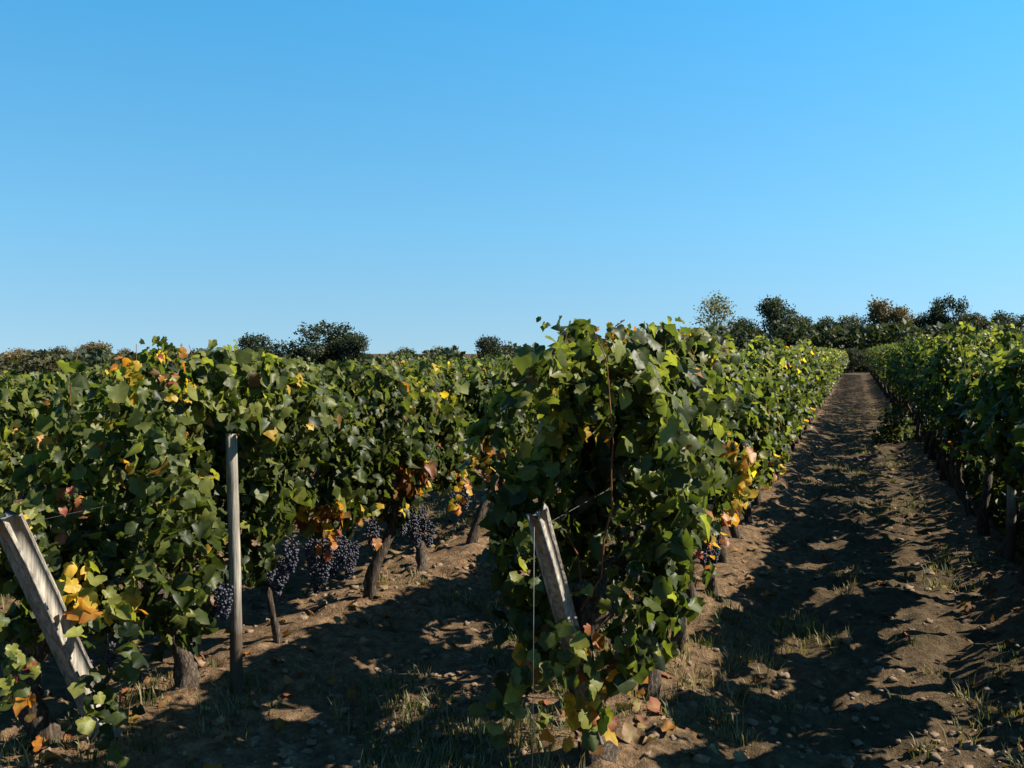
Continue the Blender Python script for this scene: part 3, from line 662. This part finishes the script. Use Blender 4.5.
Vi, Fi = ICO
P = scatter(7000, 16, lambda X, Y: 0.25 + 0.75*sstep(.45, .65, vnoise(X*1.1+7, Y*1.1)))
sz = 0.004 + 0.022*rng.random(len(P))**3.5
D = 1 + rng.normal(0, .27, (len(P), len(Vi))); sc = sz[:, None, None]*np.stack([rng.uniform(.8, 1.4, len(P)), rng.uniform(.8, 1.4, len(P)), rng.uniform(.5, .9, len(P))], 1)[:, None, :]
V = Vi[None]*D[..., None]*sc; V[..., 0] += P[:, :1]; V[..., 1] += P[:, 1:]; V[..., 2] += (gz(P[:, 0], P[:, 1]) + sz*.25)[:, None]
F = (Fi[None] + (np.arange(len(P))*len(Vi))[:, None, None]).reshape(-1, 3)
tag(link('soil_clods', new_mesh('soil_clods', V.reshape(-1, 3), F, M_CLOD)), 'dry brown clods and small stones strewn over the soil', 'clods', None, 'stuff')

P = scatter(1200, 20, lambda X, Y: 0.12 + 0.88*sstep(.2, .7, alley(X)))
n = len(P); pos = np.stack([P[:, 0], P[:, 1], gz(P[:, 0], P[:, 1]) + .018], 1)
pl = np.stack([BROWN, BROWN, np.array((.13, .075, .04)), np.array((.20, .135, .075)), ORANGE*.5, RED*.6]); col = pl[rng.integers(0, 6, n)]
V, F, cc = leaves_mesh(rng, pos, np.array((0, 0, 1.)) + rng.normal(0, .5, (n, 3)), rng.normal(0, 1, (n, 3)), rng.uniform(.032, .072, n), col, 0)
tag(link('leaf_litter', new_mesh('leaf_litter', V, F, M_DRY, cc)), 'dry brown and red fallen vine leaves lying on the soil', 'fallen leaves', None, 'stuff')

# weed band added behind the right row's foot to block sun, and one taller clump leaning out into the path
def shade_tone_weeds(n, x, y, h, smin, smax, rng):
    z = gz(x, y) + h*rng.random(n)**1.2
    nr = rng.normal(0, .7, (n, 3)) + (0, 0, .4); tp = rng.normal(0, .6, (n, 3)) + (0, 0, .5)
    col = np.stack([DARK, DARK, MID, np.array((.07, .065, .02))])[rng.integers(0, 4, n)]  # leaf colours darkened so the band reads as shadow
    return leaves_mesh(rng, np.stack([x, y, z], 1), nr, tp, rng.uniform(smin, smax, n), col, 2)
n = 48000; y = rng.uniform(4.2, 60, n); x = row_x(1) + 0.13 + 0.40*rng.random(n)
V, F, cc = shade_tone_weeds(n, x, y, .42 + .30*vnoise(y*1.6, y*0+4), .05, .12, rng)
tag(link('shade_tone_weeds', new_mesh('shade_tone_weeds', V, F, M_GRASS, cc)), 'added weed band at the right row foot, blocking sun and coloured as shadow', 'shade_tone_weeds', None, 'stuff')
n = 520; a = rng.uniform(0, 6.28, n); rr = .34*np.sqrt(rng.random(n)); x = .66 + rr*np.cos(a); y = 18.2 + 1.6*rr*np.sin(a)
V, F, cc = shade_tone_weeds(n, x, y, np.maximum(.12, .75*(1-(rr/.38)**2)), .05, .13, rng)
cen = np.array((.66, 18.2, float(gz(.66, 18.2))))
tag(link('weed_clump', new_mesh('weed_clump', V-cen, F, M_GRASS, cc), None, cen), 'tall green weed clump leaning into the path from the right row', 'weed')

# ------------------------------------------------------------------ trees beyond the vineyard
def tree_meshes(seed, wide=1.0, tall=1.0, sparse=1.0, n=2600, fs=0.28, low=0.12):
    """a unit-free tree 10 m tall: crown of leaf clumps on blobs, trunk with limbs"""
    rng = np.random.default_rng(seed); nb = rng.integers(13, 18); cen = []
    for b in range(nb):
        a = rng.uniform(0, 6.28); q = rng.random()
        zz = 10*(low + 0.12 + (0.80-low)*q); rmax = 4.0*wide*math.sin(math.pi*min(1, 0.18+0.72*(1-q)))**0.8
        r = rmax*math.sqrt(rng.random())*0.8; cen.append((r*math.cos(a), r*math.sin(a), zz, rng.uniform(1.0, 1.9)*(wide**.5)))
    cen.append((0, 0, 8.7, 1.3)); cen = np.array(cen); w_ = cen[:, 3]**2; w_ /= w_.sum()
    bi = rng.choice(len(cen), n, p=w_); d = norm(rng.normal(size=(n, 3))); rad = cen[bi, 3]*(rng.random(n)**.33)*(1+.18*rng.normal(size=n))
    P = cen[bi, :3] + d*rad[:, None]*np.array((1, 1, .85)); P = P[P[:, 2] > 0.1]; n = len(P)
    keep = rng.random(n) < sparse; P = P[keep]; n = len(P)
    d = norm(rng.normal(size=(n, 3)) + np.array((0, 0, .5)))
    
    V, F, cc = leaves_mesh(rng, P, d, rng.normal(0, 1, (n, 3)), rng.uniform(fs*.6, fs*1.5, n), np.ones((n, 3))*rng.uniform(.7, 1.3, (n, 1)), 2)
    parts = [tube([(0, 0, -1), (.05, 0, 1.5), (.1, .1, 4), (0, .1, 7.5)], (.32, .24, .17, .05), 8, rng, .08)]
    for c in cen[:7]: parts.append(tube([(0.05, .03, 2.2+.2*c[2]), (c[0]*.5, c[1]*.5, c[2]*.75), c[:3]], (.11, .07, .02), 5))
    tv, tf = join(parts)
    return (V, F, cc), new_mesh('trunk', tv, tf, M_TRUNK, smooth=True)
SHAPES = {'oak': tree_meshes(1, 1.15, n=7000), 'oak_b': tree_meshes(2, 1.1, n=6500), 'bush': tree_meshes(3, 1.3, n=6500, low=-0.1), 'open': tree_meshes(4, .9, sparse=.5, n=3600, fs=.24, low=.2), 'slim': tree_meshes(5, .65, n=3600), 'pine': tree_meshes(6, .9, sparse=.8, n=2400, low=.45)}
TINT = {'dark': (.020, .027, .012), 'olive': (.042, .040, .016), 'brown': (.10, .070, .030), 'pale': (.10, .095, .046), 'green': (.028, .036, .013), 'black': (.020, .030, .014)}
CR = {}
def tree(px, top_py, wpx, D, shape, tint, label, group, rz=0.0):
    lat = (px-512)/980*D; X, Y = rot2(lat, D); z = float(gz(X, Y)); h = (1.6 + (352-top_py)/980*D - z)*((1.03 if shape in ('open', 'slim', 'oak_b') else 1.10) if D < 100 else 1.0)
    key = (shape, tint)
    if key not in CR:
        (V, F, cc), _ = SHAPES[shape]; CR[key] = new_mesh('crown', V, F, M_TREE, cc*np.array(TINT[tint]))
    r = link('tree', None, None, (X, Y, z)); tag(r, label, 'tree', group)
    wid = wpx/980*D/ {'oak': 9.6, 'oak_b': 9.4, 'bush': 10.8, 'open': 8.0, 'slim': 6.4, 'pine': 8.0}[shape]; s = (wid, wid, h/10.0)
    link('crown', CR[key], r, (0, 0, 0), (0, 0, rz), s); link('trunk', SHAPES[shape][1], r, (0, 0, 0), (0, 0, rz), s)
GT = 'trees along the edge of the vineyard'
TREES = [
 (20, 348, 60, 190, 'bush', 'brown', 'low brownish tree at the far left end of the skyline'), (60, 346, 50, 185, 'bush', 'olive', 'low olive tree between two brownish ones at the left skyline'), (92, 341, 52, 180, 'oak_b', 'brown', 'rounded brown tree just left of the tall leafy vine top'), (125, 348, 40, 180, 'bush', 'brown', 'brown tree peeking out behind the tall leafy vine top at left'),
 (208, 346, 52, 160, 'oak', 'dark', 'small dark tree standing left of the big oak group'), (262, 333, 58, 150, 'oak_b', 'dark', 'dark mid sized tree touching the left side of the big round oak'), (326, 319, 78, 150, 'oak', 'dark', 'big round dark oak rising highest over the left vines'), (350, 332, 46, 148, 'oak_b', 'dark', 'dark tree forming the right shoulder of the big oak'),
 (405, 347, 44, 190, 'bush', 'olive', 'low olive bush on the skyline right of the big oak'), (440, 346, 42, 190, 'bush', 'brown', 'low brownish bush on the middle skyline'), (494, 335, 48, 150, 'oak_b', 'dark', 'lone dark tree on the skyline left of the tall end vine'), (525, 347, 30, 170, 'bush', 'olive', 'small olive bush right of the lone dark tree'),
 (714, 299, 65, 91, 'open', 'pale', 'pale airy tree with thin crown above the row left of the path'), (692, 330, 42, 93, 'open', 'brown', 'thin brownish tree left of the pale airy tree'), (742, 322, 55, 90, 'bush', 'dark', 'dark bushy tree between the pale airy tree and the tall dark one'), (776, 298, 58, 87, 'oak_b', 'dark', 'tall dark tree with an uneven crown near the path end'), (800, 319, 50, 88, 'oak', 'green', 'dark green tree right of the tall uneven one'),
 (826, 321, 50, 86, 'bush', 'dark', 'dark bushy tree standing left of the end of the path'), (852, 318, 45, 90, 'oak', 'olive', 'olive tree directly beyond the end of the path'), (876, 299, 45, 91, 'slim', 'brown', 'autumn brown tree with pointed top right of the path end'), (900, 307, 48, 90, 'oak_b', 'brown', 'broad brownish tree beside the pointed autumn tree'), (925, 317, 45, 88, 'bush', 'dark', 'dark bushy tree left of the round dome tree'),
 (948, 300, 50, 86, 'oak', 'dark', 'round dome shaped dark tree above the right row'), (975, 313, 45, 88, 'oak_b', 'olive', 'olive tree just right of the round dome tree'), (1000, 316, 55, 86, 'bush', 'dark', 'dark bushy tree near the right end of the skyline'), (1030, 316, 62, 86, 'oak', 'green', 'green tree cut off by the right end of the skyline'),
 (853, 350, 30, 75, 'bush', 'dark', 'dark low bush closing the far end of the path'), (839, 352, 26, 77, 'bush', 'green', 'small green bush just left of the far end of the path'), (868, 350, 26, 76, 'bush', 'olive', 'small pale bush closing the right of the path end')]
for j, t_ in enumerate(TREES): tree(*t_, GT, rz=j*1.3)

# a far wood that closes the horizon all along
rng = np.random.default_rng(21); n = 70000
az = rng.uniform(R(-75), R(35), n); D = rng.uniform(150, 190, n); X = D*np.sin(az); Y = D*np.cos(az)
keep = Y > 96; X, Y, az = X[keep], Y[keep], az[keep]; n = len(X); base = gz(X, Y)
hh = (4.6 + 1.5*vnoise(az*60+100, X*0+3) + 1.4*vnoise(az*170+40, X*0+9))*np.where(X > -25, 0.86, 1.0)
P = np.stack([X, Y, base + hh*rng.random(n)**.6], 1)
tint = np.array([TINT['dark'], TINT['green'], TINT['olive']])[np.clip((vnoise(az*40+10, az*0+1)*3).astype(int), 0, 2)]
m = 26000                            # the nearer thicket along the right end of the rows
ax = np.arctan((rng.uniform(700, 1150, m) - 512)/980); Dn = rng.uniform(82, 100, m)
Xn, Yn = Dn*np.sin(ax)*math.cos(YAW) - Dn*np.cos(ax)*math.sin(YAW), Dn*np.sin(ax)*math.sin(YAW) + Dn*np.cos(ax)*math.cos(YAW)
hn = 2.6 + 0.9*vnoise(ax*40+70, ax*0+5) + 0.7*vnoise(ax*120+20, ax*0+8)
P = np.concatenate([P, np.stack([Xn, Yn, gz(Xn, Yn) + hn*rng.random(m)**.7], 1)]); tint = np.concatenate([tint, np.array([TINT['dark'], TINT['green']])[(vnoise(ax*60, ax*0+2)*2).astype(int)]]); n += m
V, F, cc = leaves_mesh(rng, P, norm(rng.normal(size=(n, 3)) + (0, 0, .4)), rng.normal(0, 1, (n, 3)), np.where(np.arange(n) < n-m, 1.0, .55)*rng.uniform(.5, 1.1, n), tint*rng.uniform(.7, 1.3, (n, 1)), 2)
tag(link('far_wood', new_mesh('far_wood', V, F, M_TREE, cc)), 'far off low wood closing the horizon behind the vineyard', 'wood', None, 'stuff')
